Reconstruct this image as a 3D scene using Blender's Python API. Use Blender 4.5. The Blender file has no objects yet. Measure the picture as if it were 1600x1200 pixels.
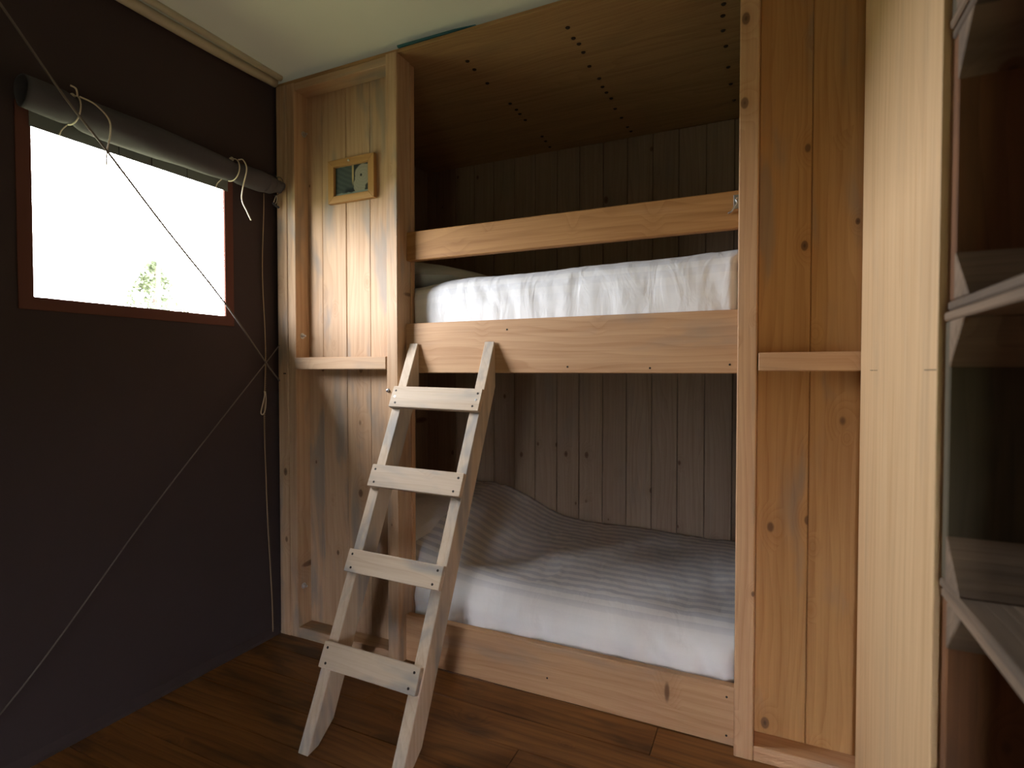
import bpy, bmesh, math, random
from math import radians, sin, cos, pi, atan, hypot
from mathutils import Vector, noise

random.seed(7)
sc = bpy.context.scene
COL = sc.collection

# ------------------------------------------------------------------ camera
cam_data = bpy.data.cameras.new('camera')
cam_data.sensor_width = 36.0
cam_data.lens = 36.0 * 867.0 / 1600.0
cam_data.clip_start = 0.02
cam_data.dof.use_dof = True
cam_data.dof.focus_distance = 2.1
cam_data.dof.aperture_fstop = 3.5
cam = bpy.data.objects.new('camera', cam_data)
cam.location = (0.0, 0.0, 1.15)
cam.rotation_euler = (radians(90) - atan(20 / 867), 0, radians(24.9))
COL.objects.link(cam)
sc.camera = cam

# ------------------------------------------------------------------ sky and exposure
SKY = 26.0
world = bpy.data.worlds.new('overcast_sky')
world.use_nodes = True
sc.world = world
bg = world.node_tree.nodes['Background']
bg.inputs['Color'].default_value = (0.93, 0.965, 1.05, 1)
bg.inputs['Strength'].default_value = SKY
vs = sc.view_settings
vs.view_transform = 'Standard'
vs.look = 'None'
vs.gamma = 1.0
vs.use_curve_mapping = False
vs.exposure = 0.86
sc.cycles.max_bounces = 7
sc.cycles.diffuse_bounces = 5
sc.cycles.transparent_max_bounces = 4
sc.cycles.use_denoising = True
sc.cycles.sample_clamp_indirect = 12.0

# window portal: emits nothing, only guides the sampling of the sky through the window opening
pd = bpy.data.lights.new('window_portal', 'AREA')
pd.shape = 'RECTANGLE'
pd.size = 0.64
pd.size_y = 0.52
pd.cycles.is_portal = True
portal = bpy.data.objects.new('window_portal', pd)
portal.location = (-1.965, 1.205, 1.612)
portal.rotation_euler = (radians(90), 0, radians(-90))
COL.objects.link(portal)
pd2 = bpy.data.lights.new('fill_opening_portal', 'AREA')  # guides sky sampling through the added fill opening, emits nothing
pd2.shape = 'RECTANGLE'
pd2.size = 0.30
pd2.size_y = 1.05
pd2.cycles.is_portal = True
portal2 = bpy.data.objects.new('fill_opening_portal', pd2)
portal2.location = (0.12, -1.765, 0.525)
portal2.rotation_euler = (radians(90), 0, radians(180))
COL.objects.link(portal2)


# ------------------------------------------------------------------ materials
def new_mat(name):
    m = bpy.data.materials.new(name)
    m.use_nodes = True
    nt = m.node_tree
    b = nt.nodes['Principled BSDF']
    return m, nt, b


def lk(nt, a, b):
    nt.links.new(a, b)


def mathn(nt, op, a, b=None, c=None, clamp=False):
    n = nt.nodes.new('ShaderNodeMath')
    n.operation = op
    n.use_clamp = clamp
    for i, v in enumerate((a, b, c)):
        if v is None:
            continue
        if isinstance(v, (int, float)):
            n.inputs[i].default_value = v
        else:
            lk(nt, v, n.inputs[i])
    return n.outputs[0]


def vmath(nt, op, a, b=None):
    n = nt.nodes.new('ShaderNodeVectorMath')
    n.operation = op
    for i, v in enumerate((a, b)):
        if v is None:
            continue
        if isinstance(v, (tuple, list)):
            n.inputs[i].default_value = v
        else:
            lk(nt, v, n.inputs[i])
    return n.outputs['Value'] if op in ('LENGTH', 'DOT_PRODUCT') else n.outputs[0]


def maprange(nt, v, a, b, c=0.0, d=1.0, smooth=True):
    n = nt.nodes.new('ShaderNodeMapRange')
    n.interpolation_type = 'SMOOTHSTEP' if smooth else 'LINEAR'
    n.clamp = True if not smooth else n.clamp
    lk(nt, v, n.inputs[0])
    for i, x in enumerate((a, b, c, d)):
        n.inputs[i + 1].default_value = x
    return n.outputs[0]


def noisen(nt, vec, scale, detail=2.0, rough=0.5, dist=0.0):
    n = nt.nodes.new('ShaderNodeTexNoise')
    n.inputs['Scale'].default_value = scale
    n.inputs['Detail'].default_value = detail
    n.inputs['Roughness'].default_value = rough
    n.inputs['Distortion'].default_value = dist
    lk(nt, vec, n.inputs['Vector'])
    return n.outputs[0]


def mixc(nt, fac, a, b, blend='MIX'):
    n = nt.nodes.new('ShaderNodeMix')
    n.data_type = 'RGBA'
    n.blend_type = blend
    for sock, v in ((n.inputs[0], fac), (n.inputs[6], a), (n.inputs[7], b)):
        if isinstance(v, (int, float)):
            sock.default_value = v
        elif isinstance(v, (tuple, list)):
            sock.default_value = (*v[:3], 1)
        else:
            lk(nt, v, sock)
    return n.outputs[2]


_wood = {}


def wood(kind, axis):
    """knotty sawn timber; grain runs along the local axis"""
    key = (kind, axis)
    if key in _wood:
        return _wood[key]
    P = WOODS[kind]
    m, nt, b = new_mat(kind + '_grain_' + axis.lower())
    tc = nt.nodes.new('ShaderNodeTexCoord')
    oi = nt.nodes.new('ShaderNodeObjectInfo')
    sp = nt.nodes.new('ShaderNodeSeparateXYZ')
    lk(nt, tc.outputs['Object'], sp.inputs[0])
    cb = nt.nodes.new('ShaderNodeCombineXYZ')
    order = {'X': (0, 1, 2), 'Y': (1, 0, 2), 'Z': (2, 0, 1)}[axis]
    for i, k in enumerate(order):
        lk(nt, sp.outputs[k], cb.inputs[i])
    rnd = oi.outputs['Random']
    off = nt.nodes.new('ShaderNodeCombineXYZ')
    for i, k in enumerate((23.0, 11.3, 17.7)):
        lk(nt, mathn(nt, 'MULTIPLY', rnd, k), off.inputs[i])
    v = vmath(nt, 'ADD', cb.outputs[0], off.outputs[0])
    # gentle wander of the grain
    low = noisen(nt, vmath(nt, 'MULTIPLY', v, (0.9, 5.0, 5.0)), 1.0, 2.0)
    # knots
    KS = (P.get('ka', 3.4), P.get('kb', 8.0), P.get('kb', 8.0))
    vs_ = vmath(nt, 'MULTIPLY', v, KS)
    vo = nt.nodes.new('ShaderNodeTexVoronoi')
    vo.inputs['Scale'].default_value = 1.0
    lk(nt, vs_, vo.inputs['Vector'])
    diff = vmath(nt, 'DIVIDE', vmath(nt, 'SUBTRACT', vs_, vo.outputs['Position']), KS)
    kd = vmath(nt, 'LENGTH', vmath(nt, 'MULTIPLY', diff, (0.62, 1.0, 0.16)))
    sel = nt.nodes.new('ShaderNodeSeparateXYZ')
    lk(nt, vo.outputs['Color'], sel.inputs[0])
    on = mathn(nt, 'LESS_THAN', sel.outputs[0], P.get('knots', 0.62))
    kr = mathn(nt, 'MULTIPLY_ADD', sel.outputs[1], 0.008, 0.0045)
    krel = mathn(nt, 'DIVIDE', kd, kr)
    knot = mathn(nt, 'MULTIPLY', maprange(nt, krel, 0.75, 1.15, 1.0, 0.0), on)
    core = mathn(nt, 'MULTIPLY', maprange(nt, krel, 0.1, 0.6, 1.0, 0.0), on)
    halo = mathn(nt, 'MULTIPLY', maprange(nt, krel, 0.8, 4.5, 1.0, 0.0), on)
    # growth rings
    sv = nt.nodes.new('ShaderNodeSeparateXYZ')
    lk(nt, v, sv.inputs[0])
    r = mathn(nt, 'ADD', mathn(nt, 'MULTIPLY', sv.outputs[1], 26.0), mathn(nt, 'MULTIPLY', sv.outputs[2], 19.0))
    r = mathn(nt, 'ADD', r, mathn(nt, 'MULTIPLY', low, P.get('wave', 4.6)))
    r = mathn(nt, 'ADD', r, mathn(nt, 'MULTIPLY', halo, 1.6))
    saw = mathn(nt, 'FRACT', mathn(nt, 'MULTIPLY', r, P.get('rings', 1.6)))
    ring = mathn(nt, 'MULTIPLY', mathn(nt, 'POWER', saw, 2.2), maprange(nt, saw, 0.93, 1.0, 1.0, 0.0))
    fib = noisen(nt, vmath(nt, 'MULTIPLY', v, (5.0, 190.0, 190.0)), 1.0, 2.0, 0.6)
    streak = noisen(nt, vmath(nt, 'MULTIPLY', v, (1.6, 38.0, 38.0)), 1.0, 3.0, 0.55)
    t = mathn(nt, 'MULTIPLY_ADD', ring, P.get('ringamt', 0.36), mathn(nt, 'MULTIPLY', maprange(nt, fib, 0.35, 0.75), 0.20))
    t = mathn(nt, 'ADD', t, mathn(nt, 'MULTIPLY', maprange(nt, streak, 0.38, 0.72), 0.42), clamp=True)
    col = mixc(nt, t, P['light'], P['dark'])
    # each board its own tone
    tone = mathn(nt, 'FRACT', mathn(nt, 'MULTIPLY', rnd, 7.31))
    col = mixc(nt, mathn(nt, 'MULTIPLY', tone, P.get('vary', 0.35)), col, P.get('alt', P['dark']))
    # blue-grey weather stain in patches of its own
    gp = noisen(nt, vmath(nt, 'MULTIPLY', v, (2.4, 9.0, 9.0)), 1.0, 3.0, 0.55, 0.4)
    gm = mathn(nt, 'MULTIPLY', maprange(nt, gp, P.get('g0', 0.52), P.get('g1', 0.74)), P.get('grey', 0.5))
    col = mixc(nt, gm, col, P.get('greycol', (0.235, 0.215, 0.19)))
    # halo, knot and its core
    col = mixc(nt, mathn(nt, 'MULTIPLY', halo, 0.30), col, P['dark'])
    col = mixc(nt, mathn(nt, 'MULTIPLY', knot, 0.80), col, (0.115, 0.056, 0.026))
    col = mixc(nt, mathn(nt, 'MULTIPLY', core, 0.6), col, (0.035, 0.018, 0.010))
    lk(nt, col, b.inputs['Base Color'])
    b.inputs['Roughness'].default_value = P.get('rough', 0.62)
    b.inputs['Specular IOR Level'].default_value = P.get('spec', 0.3)
    bp = nt.nodes.new('ShaderNodeBump')
    bp.inputs['Strength'].default_value = P.get('bump', 0.25)
    bp.inputs['Distance'].default_value = 0.002
    hgt = mathn(nt, 'ADD', mathn(nt, 'MULTIPLY', t, -0.7), mathn(nt, 'MULTIPLY', knot, -0.5))
    lk(nt, hgt, bp.inputs['Height'])
    lk(nt, bp.outputs[0], b.inputs['Normal'])
    _wood[key] = m
    return m


WOODS = {
    'pine': dict(light=(0.56, 0.375, 0.23), dark=(0.37, 0.205, 0.105), alt=(0.43, 0.27, 0.16), grey=0.7, g0=0.50, g1=0.70),
    'pine_warm': dict(light=(0.56, 0.315, 0.125), dark=(0.36, 0.165, 0.05), alt=(0.42, 0.215, 0.08), grey=0.5),
    'pine_rail': dict(light=(0.58, 0.355, 0.195), dark=(0.38, 0.19, 0.085), alt=(0.47, 0.26, 0.125), grey=0.4),
    'pine_amber': dict(light=(0.44, 0.225, 0.078), dark=(0.27, 0.115, 0.034), alt=(0.36, 0.17, 0.06), grey=0.2, vary=0.1),
    'pine_pale': dict(light=(0.74, 0.50, 0.275), dark=(0.56, 0.335, 0.155), alt=(0.62, 0.4, 0.2), grey=0.12, knots=0.06,
                      ringamt=0.22, vary=0.1, wave=4.0),
    'ladder_pine': dict(light=(0.60, 0.48, 0.355), dark=(0.44, 0.315, 0.21), alt=(0.51, 0.395, 0.29), grey=0.85, greycol=(0.27, 0.26, 0.245),
                        knots=0.25, g0=0.47, g1=0.68),
    'pine_shaded': dict(light=(0.36, 0.255, 0.175), dark=(0.22, 0.14, 0.088), alt=(0.26, 0.175, 0.117), grey=0.35,  # same pine as the front, back wall shade put into the colour
                        greycol=(0.19, 0.165, 0.14), vary=0.5, knots=0.4),
    'floor_stain': dict(light=(0.29, 0.125, 0.034), dark=(0.085, 0.033, 0.010), alt=(0.15, 0.062, 0.018), grey=0.75,
                        greycol=(0.032, 0.016, 0.008), g0=0.48, g1=0.72, rough=0.38, spec=0.4, vary=0.4, ka=2.0, kb=7.0, knots=0.5,
                        bump=0.15),
    'plywood': dict(light=(0.40, 0.235, 0.105), dark=(0.26, 0.14, 0.058), alt=(0.3, 0.17, 0.08), grey=0.3, knots=0.0,
                    greycol=(0.16, 0.10, 0.055), wave=9.0, vary=0.0),
    'crate_weathered': dict(light=(0.27, 0.19, 0.125), dark=(0.145, 0.094, 0.058), alt=(0.2, 0.135, 0.09), grey=0.85,
                            greycol=(0.12, 0.09, 0.066), g0=0.42, g1=0.66, rough=0.8, bump=0.6, knots=0.3),
    'crate_dark': dict(light=(0.14, 0.112, 0.07), dark=(0.075, 0.06, 0.038), alt=(0.10, 0.08, 0.05), grey=0.5,
                       greycol=(0.035, 0.032, 0.026), rough=0.8, knots=0.2),
    'crate_red': dict(light=(0.23, 0.10, 0.042), dark=(0.125, 0.052, 0.022), alt=(0.16, 0.075, 0.034), grey=0.4,
                      greycol=(0.06, 0.042, 0.03), rough=0.75, bump=0.4, knots=0.2),
}


def cloth_mat(name, col, rough=0.9, weave=420.0, amt=0.25, var=0.12, transl=0.0, tcol=None):
    m, nt, b = new_mat(name)
    tc = nt.nodes.new('ShaderNodeTexCoord')
    n1 = noisen(nt, tc.outputs['Object'], 3.0, 4.0)
    n2 = noisen(nt, tc.outputs['Object'], weave, 1.0)
    c = mixc(nt, mathn(nt, 'MULTIPLY', maprange(nt, n1, 0.3, 0.7), var * 2), col, tuple(x * 0.72 for x in col))
    c = mixc(nt, mathn(nt, 'MULTIPLY', n2, amt), c, tuple(x * 0.6 for x in col))
    lk(nt, c, b.inputs['Base Color'])
    b.inputs['Roughness'].default_value = rough
    b.inputs['Specular IOR Level'].default_value = 0.1
    bp = nt.nodes.new('ShaderNodeBump')
    bp.inputs['Strength'].default_value = 0.2
    bp.inputs['Distance'].default_value = 0.001
    lk(nt, n2, bp.inputs['Height'])
    lk(nt, bp.outputs[0], b.inputs['Normal'])
    if transl > 0:
        tr = nt.nodes.new('ShaderNodeBsdfTranslucent')
        tr.inputs['Color'].default_value = (*(tcol or col), 1)
        mx = nt.nodes.new('ShaderNodeMixShader')
        mx.inputs[0].default_value = transl
        lk(nt, b.outputs[0], mx.inputs[1])
        lk(nt, tr.outputs[0], mx.inputs[2])
        lk(nt, mx.outputs[0], nt.nodes['Material Output'].inputs['Surface'])
    return m


def bed_mat(name, pitch, lo):
    """white cotton sateen with woven stripes running along the bed"""
    m, nt, b = new_mat(name)
    tc = nt.nodes.new('ShaderNodeTexCoord')
    uv = nt.nodes.new('ShaderNodeSeparateXYZ')
    lk(nt, tc.outputs['UV'], uv.inputs[0])
    ph = mathn(nt, 'FRACT', mathn(nt, 'DIVIDE', uv.outputs[1], pitch))
    st = mathn(nt, 'MULTIPLY', maprange(nt, ph, 0.0, 0.08), maprange(nt, ph, 0.5, 0.58, 1.0, 0.0))
    st = mathn(nt, 'MULTIPLY', st, maprange(nt, uv.outputs[1], 0.13, 0.27, 0.06, 1.0))   # stripes fade on the front drop: angle-dependent sheen put into the colour
    c = mixc(nt, st, (0.85, 0.838, 0.83), lo)
    n1 = noisen(nt, tc.outputs['Object'], 6.0, 4.0)
    c = mixc(nt, mathn(nt, 'MULTIPLY', n1, 0.12), c, (0.68, 0.66, 0.65))
    lk(nt, c, b.inputs['Base Color'])
    lk(nt, mathn(nt, 'MULTIPLY_ADD', st, 0.3, 0.5), b.inputs['Roughness'])
    b.inputs['Specular IOR Level'].default_value = 0.25
    b.inputs['Sheen Weight'].default_value = 0.1
    bp = nt.nodes.new('ShaderNodeBump')
    bp.inputs['Strength'].default_value = 0.45
    bp.inputs['Distance'].default_value = 0.010
    w = noisen(nt, vmath(nt, 'MULTIPLY', tc.outputs['UV'], (16.0, 6.0, 1.0)), 1.0, 3.0, 0.5, 1.2)
    lk(nt, w, bp.inputs['Height'])
    lk(nt, bp.outputs[0], b.inputs['Normal'])
    return m


def plain(name, col, rough=0.6, metal=0.0, spec=0.4, nscale=40.0, var=0.15):
    m, nt, b = new_mat(name)
    tc = nt.nodes.new('ShaderNodeTexCoord')
    n1 = noisen(nt, tc.outputs['Object'], nscale, 3.0)
    c = mixc(nt, mathn(nt, 'MULTIPLY', n1, var * 2), col, tuple(x * 0.65 for x in col))
    lk(nt, c, b.inputs['Base Color'])
    b.inputs['Roughness'].default_value = rough
    b.inputs['Metallic'].default_value = metal
    b.inputs['Specular IOR Level'].default_value = spec
    return m


M_CANVAS = cloth_mat('dark_brown_canvas', (0.060, 0.044, 0.044), weave=520.0)
M_CANVAS_GREY = cloth_mat('slate_canvas', (0.085, 0.080, 0.088), weave=520.0)
M_HEM = cloth_mat('red_brown_webbing', (0.135, 0.058, 0.044), weave=600.0)
M_STRIP = cloth_mat('grey_green_mesh', (0.20, 0.23, 0.21), weave=700.0, transl=0.10, tcol=(0.055, 0.075, 0.065))
M_CEIL = cloth_mat('cream_canvas', (0.50, 0.485, 0.345), weave=350.0, amt=0.08, var=0.06, transl=0.002, tcol=(0.66, 0.62, 0.42))
M_CEIL_HEM = cloth_mat('cream_canvas_hem', (0.56, 0.51, 0.38), weave=350.0, amt=0.08, var=0.06)
M_TARP = plain('teal_tarpaulin', (0.02, 0.10, 0.13), 0.5)
M_CORD = plain('cream_cord', (0.62, 0.55, 0.44), 0.8, nscale=900.0)
M_ROPE = plain('grey_brown_rope', (0.15, 0.125, 0.108), 0.85, nscale=700.0, var=0.3)
M_LACE = plain('tan_lacing', (0.40, 0.29, 0.18), 0.8, nscale=500.0, var=0.4)
M_STEEL = plain('zinc_steel', (0.62, 0.62, 0.62), 0.28, 1.0)
M_IRON = plain('dark_screw', (0.035, 0.028, 0.022), 0.5, 0.6)
M_RUST = plain('rusty_nail', (0.030, 0.016, 0.010), 0.8)
M_FRAME = None
M_BED_LOW = bed_mat('sateen_stripe_wide', 0.058, (0.63, 0.635, 0.67))
M_BED_UP = bed_mat('sateen_stripe_soft', 0.05, (0.74, 0.735, 0.75))
M_PILLOW = bed_mat('pillow_sateen', 0.05, (0.66, 0.65, 0.65))
M_MATTRESS = plain('mattress_ticking', (0.70, 0.68, 0.65), 0.9)
M_GRASS = plain('meadow_grass', (0.15, 0.152, 0.075), 0.95, nscale=2.0, var=0.3)
M_LEAF = plain('pale_leaf', (0.075, 0.090, 0.045), 0.8, nscale=9.0)
M_BARK = plain('bark', (0.06, 0.045, 0.035), 0.9)
M_POLE = plain('dark_pole', (0.012, 0.012, 0.012), 0.7)


def pane_mat():
    m = bpy.data.materials.new('clear_window_film')
    m.use_nodes = True
    nt = m.node_tree
    nt.nodes.remove(nt.nodes['Principled BSDF'])
    t = nt.nodes.new('ShaderNodeBsdfTransparent')
    t.inputs[0].default_value = (0.96, 0.96, 0.95, 1)
    g = nt.nodes.new('ShaderNodeBsdfGlossy')
    g.inputs['Roughness'].default_value = 0.12
    mx = nt.nodes.new('ShaderNodeMixShader')
    mx.inputs[0].default_value = 0.03
    lk(nt, t.outputs[0], mx.inputs[1])
    lk(nt, g.outputs[0], mx.inputs[2])
    lk(nt, mx.outputs[0], nt.nodes['Material Output'].inputs['Surface'])
    return m


def print_mat():
    """the small picture: slate left half, a pale upright, a round grey shape with a dark centre, a pale foot"""
    m, nt, b = new_mat('picture_print')
    tc = nt.nodes.new('ShaderNodeTexCoord')
    s = nt.nodes.new('ShaderNodeSeparateXYZ')
    lk(nt, tc.outputs['Generated'], s.inputs[0])
    u, v = s.outputs[0], s.outputs[2]
    n = noisen(nt, tc.outputs['Generated'], 7.0, 4.0)
    wob = mathn(nt, 'MULTIPLY', mathn(nt, 'SUBTRACT', n, 0.5), 0.12)
    diag = nt.nodes.new('ShaderNodeTexWave')
    diag.inputs['Scale'].default_value = 2.2
    diag.inputs['Distortion'].default_value = 2.0
    mp = nt.nodes.new('ShaderNodeMapping')
    mp.inputs['Rotation'].default_value = (0, radians(55), 0)
    lk(nt, tc.outputs['Generated'], mp.inputs[0])
    lk(nt, mp.outputs[0], diag.inputs[0])
    col = mixc(nt, mathn(nt, 'MULTIPLY', diag.outputs['Fac'], 0.6), (0.050, 0.064, 0.066), (0.085, 0.104, 0.10))
    # lower-left dark patch
    dk = mathn(nt, 'MULTIPLY', maprange(nt, v, 0.16, 0.30, 1, 0), maprange(nt, u, 0.25, 0.33))
    col = mixc(nt, dk, col, (0.010, 0.012, 0.020))
    right = maprange(nt, mathn(nt, 'ADD', u, mathn(nt, 'MULTIPLY', wob, 0.3)), 0.52, 0.55)
    col = mixc(nt, right, col, (0.020, 0.024, 0.026))
    # round grey shape: two overlapping ellipses
    def ell(cx, cz, rx, rz):
        a = mathn(nt, 'DIVIDE', mathn(nt, 'SUBTRACT', mathn(nt, 'ADD', u, wob), cx), rx)
        c = mathn(nt, 'DIVIDE', mathn(nt, 'SUBTRACT', mathn(nt, 'ADD', v, wob), cz), rz)
        return mathn(nt, 'SQRT', mathn(nt, 'ADD', mathn(nt, 'MULTIPLY', a, a), mathn(nt, 'MULTIPLY', c, c)))
    e1 = ell(0.80, 0.62, 0.25, 0.38)
    e2 = ell(0.70, 0.30, 0.18, 0.32)
    shp = mathn(nt, 'MAXIMUM', maprange(nt, e1, 0.88, 1.0, 1, 0), maprange(nt, e2, 0.88, 1.0, 1, 0))
    rg = mathn(nt, 'FRACT', mathn(nt, 'MULTIPLY', e1, 4.0))
    gcol = mixc(nt, mathn(nt, 'MULTIPLY', rg, 0.5), (0.29, 0.27, 0.225), (0.19, 0.175, 0.145))
    col = mixc(nt, shp, col, gcol)
    e3 = ell(0.74, 0.62, 0.035, 0.05)
    col = mixc(nt, maprange(nt, e3, 0.7, 1.1, 1, 0), col, (0.008, 0.008, 0.008))
    up = mathn(nt, 'MULTIPLY', maprange(nt, u, 0.475, 0.49), maprange(nt, u, 0.525, 0.54, 1, 0))
    col = mixc(nt, mathn(nt, 'MULTIPLY', up, maprange(nt, v, 0.25, 0.6)), col, (0.40, 0.30, 0.15))
    foot = maprange(nt, mathn(nt, 'ADD', v, wob), 0.09, 0.13, 1, 0)
    col = mixc(nt, foot, col, (0.23, 0.26, 0.235))
    lk(nt, col, b.inputs['Base Color'])
    b.inputs['Roughness'].default_value = 0.35
    return m


# ------------------------------------------------------------------ builders
def mesh_obj(name, verts, faces, mat, parent=None, loc=(0, 0, 0), smooth=False):
    me = bpy.data.meshes.new(name)
    me.from_pydata(verts, [], faces)
    me.update()
    if mat:
        me.materials.append(mat)
    if smooth:
        me.polygons.foreach_set('use_smooth', [True] * len(me.polygons))
    o = bpy.data.objects.new(name, me)
    COL.objects.link(o)
    o.location = loc
    if parent:
        o.parent = parent
    return o


_boxes = {}


def box(name, x0, x1, y0, y1, z0, z1, mat, parent=None, bev=0.002, rot=None):
    """one board: a bevelled box around its own centre; alike boards share their mesh"""
    d = (round(x1 - x0, 4), round(y1 - y0, 4), round(z1 - z0, 4))
    key = (d, mat.name, bev)
    me = _boxes.get(key)
    if me is None:
        bm = bmesh.new()
        bmesh.ops.create_cube(bm, size=1.0)
        for v in bm.verts:
            v.co = Vector((v.co.x * d[0], v.co.y * d[1], v.co.z * d[2]))
        if bev:
            bmesh.ops.bevel(bm, geom=list(bm.edges), offset=min(bev, min(d) * 0.3), segments=1, affect='EDGES')
        me = bpy.data.meshes.new(name)
        bm.to_mesh(me)
        bm.free()
        me.materials.append(mat)
        _boxes[key] = me
    o = bpy.data.objects.new(name, me)
    COL.objects.link(o)
    c = Vector(((x0 + x1) / 2, (y0 + y1) / 2, (z0 + z1) / 2))
    if parent:
        o.parent = parent
        p = parent
        while p:
            c = c - Vector(p.location)
            p = p.parent
    o.location = c
    if rot:
        o.rotation_euler = rot
    return o


def prism(name, poly, axis, a0, a1, mat, parent=None, bev=0.002):
    """poly extruded along an axis ('X': poly is (y,z); 'Y': (x,z)); local origin at its centre"""
    cu = sum(p[0] for p in poly) / len(poly)
    cv = sum(p[1] for p in poly) / len(poly)
    ca = (a0 + a1) / 2
    bm = bmesh.new()
    def P(u, v, a):
        return Vector((a - ca, u - cu, v - cv)) if axis == 'X' else Vector((u - cu, a - ca, v - cv))
    lo = [bm.verts.new(P(u, v, a0)) for u, v in poly]
    hi = [bm.verts.new(P(u, v, a1)) for u, v in poly]
    bm.faces.new(lo)
    bm.faces.new(hi[::-1])
    n = len(poly)
    for i in range(n):
        j = (i + 1) % n
        bm.faces.new((lo[i], hi[i], hi[j], lo[j]))
    bmesh.ops.recalc_face_normals(bm, faces=bm.faces)
    if bev:
        bmesh.ops.bevel(bm, geom=list(bm.edges), offset=bev, segments=1, affect='EDGES')
    me = bpy.data.meshes.new(name)
    bm.to_mesh(me)
    bm.free()
    me.materials.append(mat)
    o = bpy.data.objects.new(name, me)
    COL.objects.link(o)
    c = Vector((ca, cu, cv)) if axis == 'X' else Vector((cu, ca, cv))
    if parent:
        o.parent = parent
        p = parent
        while p:
            c = c - Vector(p.location)
            p = p.parent
    o.location = c
    return o


def catmull(pts, n=8):
    pts = [Vector(p) for p in pts]
    if len(pts) < 3:
        return pts
    out = []
    ext = [pts[0] * 2 - pts[1]] + pts + [pts[-1] * 2 - pts[-2]]
    for i in range(1, len(ext) - 2):
        p0, p1, p2, p3 = ext[i - 1:i + 3]
        for k in range(n):
            t = k / n
            out.append(0.5 * ((2 * p1) + (p2 - p0) * t + (2 * p0 - 5 * p1 + 4 * p2 - p3) * t * t
                              + (3 * p1 - p0 - 3 * p2 + p3) * t ** 3))
    out.append(pts[-1])
    return out


def tube(name, pts, rad, mat, parent=None, sides=7, smooth_path=True, loc=(0, 0, 0)):
    path = catmull(pts) if smooth_path else [Vector(p) for p in pts]
    V, F = [], []
    up = Vector((0.13, 0.31, 0.94)).normalized()
    N = len(path)
    for i, p in enumerate(path):
        t = (path[min(i + 1, N - 1)] - path[max(i - 1, 0)]).normalized()
        a = t.cross(up)
        if a.length < 1e-3:
            a = t.cross(Vector((1, 0, 0)))
        a.normalize()
        b = t.cross(a).normalized()
        r = rad(i / max(1, N - 1)) if callable(rad) else rad
        for k in range(sides):
            an = 2 * pi * k / sides
            V.append(p + a * cos(an) * r + b * sin(an) * r - Vector(loc))
    for i in range(N - 1):
        for k in range(sides):
            k2 = (k + 1) % sides
            F.append((i * sides + k, i * sides + k2, (i + 1) * sides + k2, (i + 1) * sides + k))
    F.append(tuple(range(sides))[::-1])
    F.append(tuple((N - 1) * sides + k for k in range(sides)))
    return mesh_obj(name, V, F, mat, parent, loc if not parent else (0, 0, 0), True)


_lathes = {}


def lathe(name, prof, axis, mat, parent, loc, seg=14):
    """turned piece; prof = [(r, h)...], h along axis from loc (world)"""
    key = (tuple(prof), axis, mat.name)
    me = _lathes.get(key)
    if me is None:
        V, F = [], []
        for r, h in prof:
            for k in range(seg):
                a = 2 * pi * k / seg
                c, s = cos(a) * r, sin(a) * r
                V.append({'X': (h, c, s), '-Y': (c, -h, s), 'Z': (c, s, h), '-Z': (c, s, -h)}[axis])
        for i in range(len(prof) - 1):
            for k in range(seg):
                k2 = (k + 1) % seg
                F.append((i * seg + k, i * seg + k2, (i + 1) * seg + k2, (i + 1) * seg + k))
        F.append(tuple(range(seg)))
        F.append(tuple((len(prof) - 1) * seg + k for k in range(seg)))
        bm = bmesh.new()
        bv = [bm.verts.new(v) for v in V]
        for f in F:
            bm.faces.new([bv[i] for i in f])
        bmesh.ops.recalc_face_normals(bm, faces=bm.faces)
        me = bpy.data.meshes.new(name)
        bm.to_mesh(me)
        bm.free()
        me.materials.append(mat)
        _lathes[key] = me
    o = bpy.data.objects.new(name, me)
    COL.objects.link(o)
    c = Vector(loc)
    if parent:
        o.parent = parent
        p = parent
        while p:
            c = c - Vector(p.location)
            p = p.parent
    o.location = c
    return o


def thing(name, label, cat, loc=(0, 0, 0), group=None):
    o = bpy.data.objects.new(name, None)
    o.empty_display_size = 0.05
    COL.objects.link(o)
    o.location = loc
    o['label'] = label
    o['category'] = cat
    if group:
        o['group'] = group
    return o


def tag(o, label, cat, group=None):
    o['label'] = label
    o['category'] = cat
    if group:
        o['group'] = group
    return o


def struct(o, label=None):
    o['kind'] = 'structure'
    if label:
        o['label'] = label
    return o


# ------------------------------------------------------------------ the setting
XL, XR = -1.955, 0.60
Y0, YB = -1.75, 2.90
D = 1.76              # front plane of the bunk
ZC = 2.40
SHADE_EAVE_X, SHADE_EAVE_Z = -2.44, 2.21
WY0, WY1, WZ0, WZ1 = 0.886, 1.520, 1.366, 1.863     # window opening in the left wall

# floor: a deck of stained planks running along the bunk
fl = struct(mesh_obj('floor', [(XL - .02, Y0, -.05), (XR, Y0, -.05), (XR, YB + .05, -.05), (XL - .02, YB + .05, -.05),
                               (XL - .02, Y0, -.025), (XR, Y0, -.025), (XR, YB + .05, -.025), (XL - .02, YB + .05, -.025)],
                     [(0, 3, 2, 1), (4, 5, 6, 7), (0, 1, 5, 4), (1, 2, 6, 5), (2, 3, 7, 6), (3, 0, 4, 7)], M_IRON),
            'dark stained plank floor')
y = Y0
k = 0
while y < YB:
    w = 0.142
    cut = XL + 0.35 + 1.55 * ((k * 0.618) % 1.0)
    for xa, xb in ((XL, cut - .0008), (cut + .0008, XR)):
        if xb - xa > 0.05:
            box('floor_board', xa, xb, y + .0008, min(y + w, YB + .04) - .0008, -.024, 0.0, wood('floor_stain', 'X'), fl, bev=.0015)
    y += w
    k += 1


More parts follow.
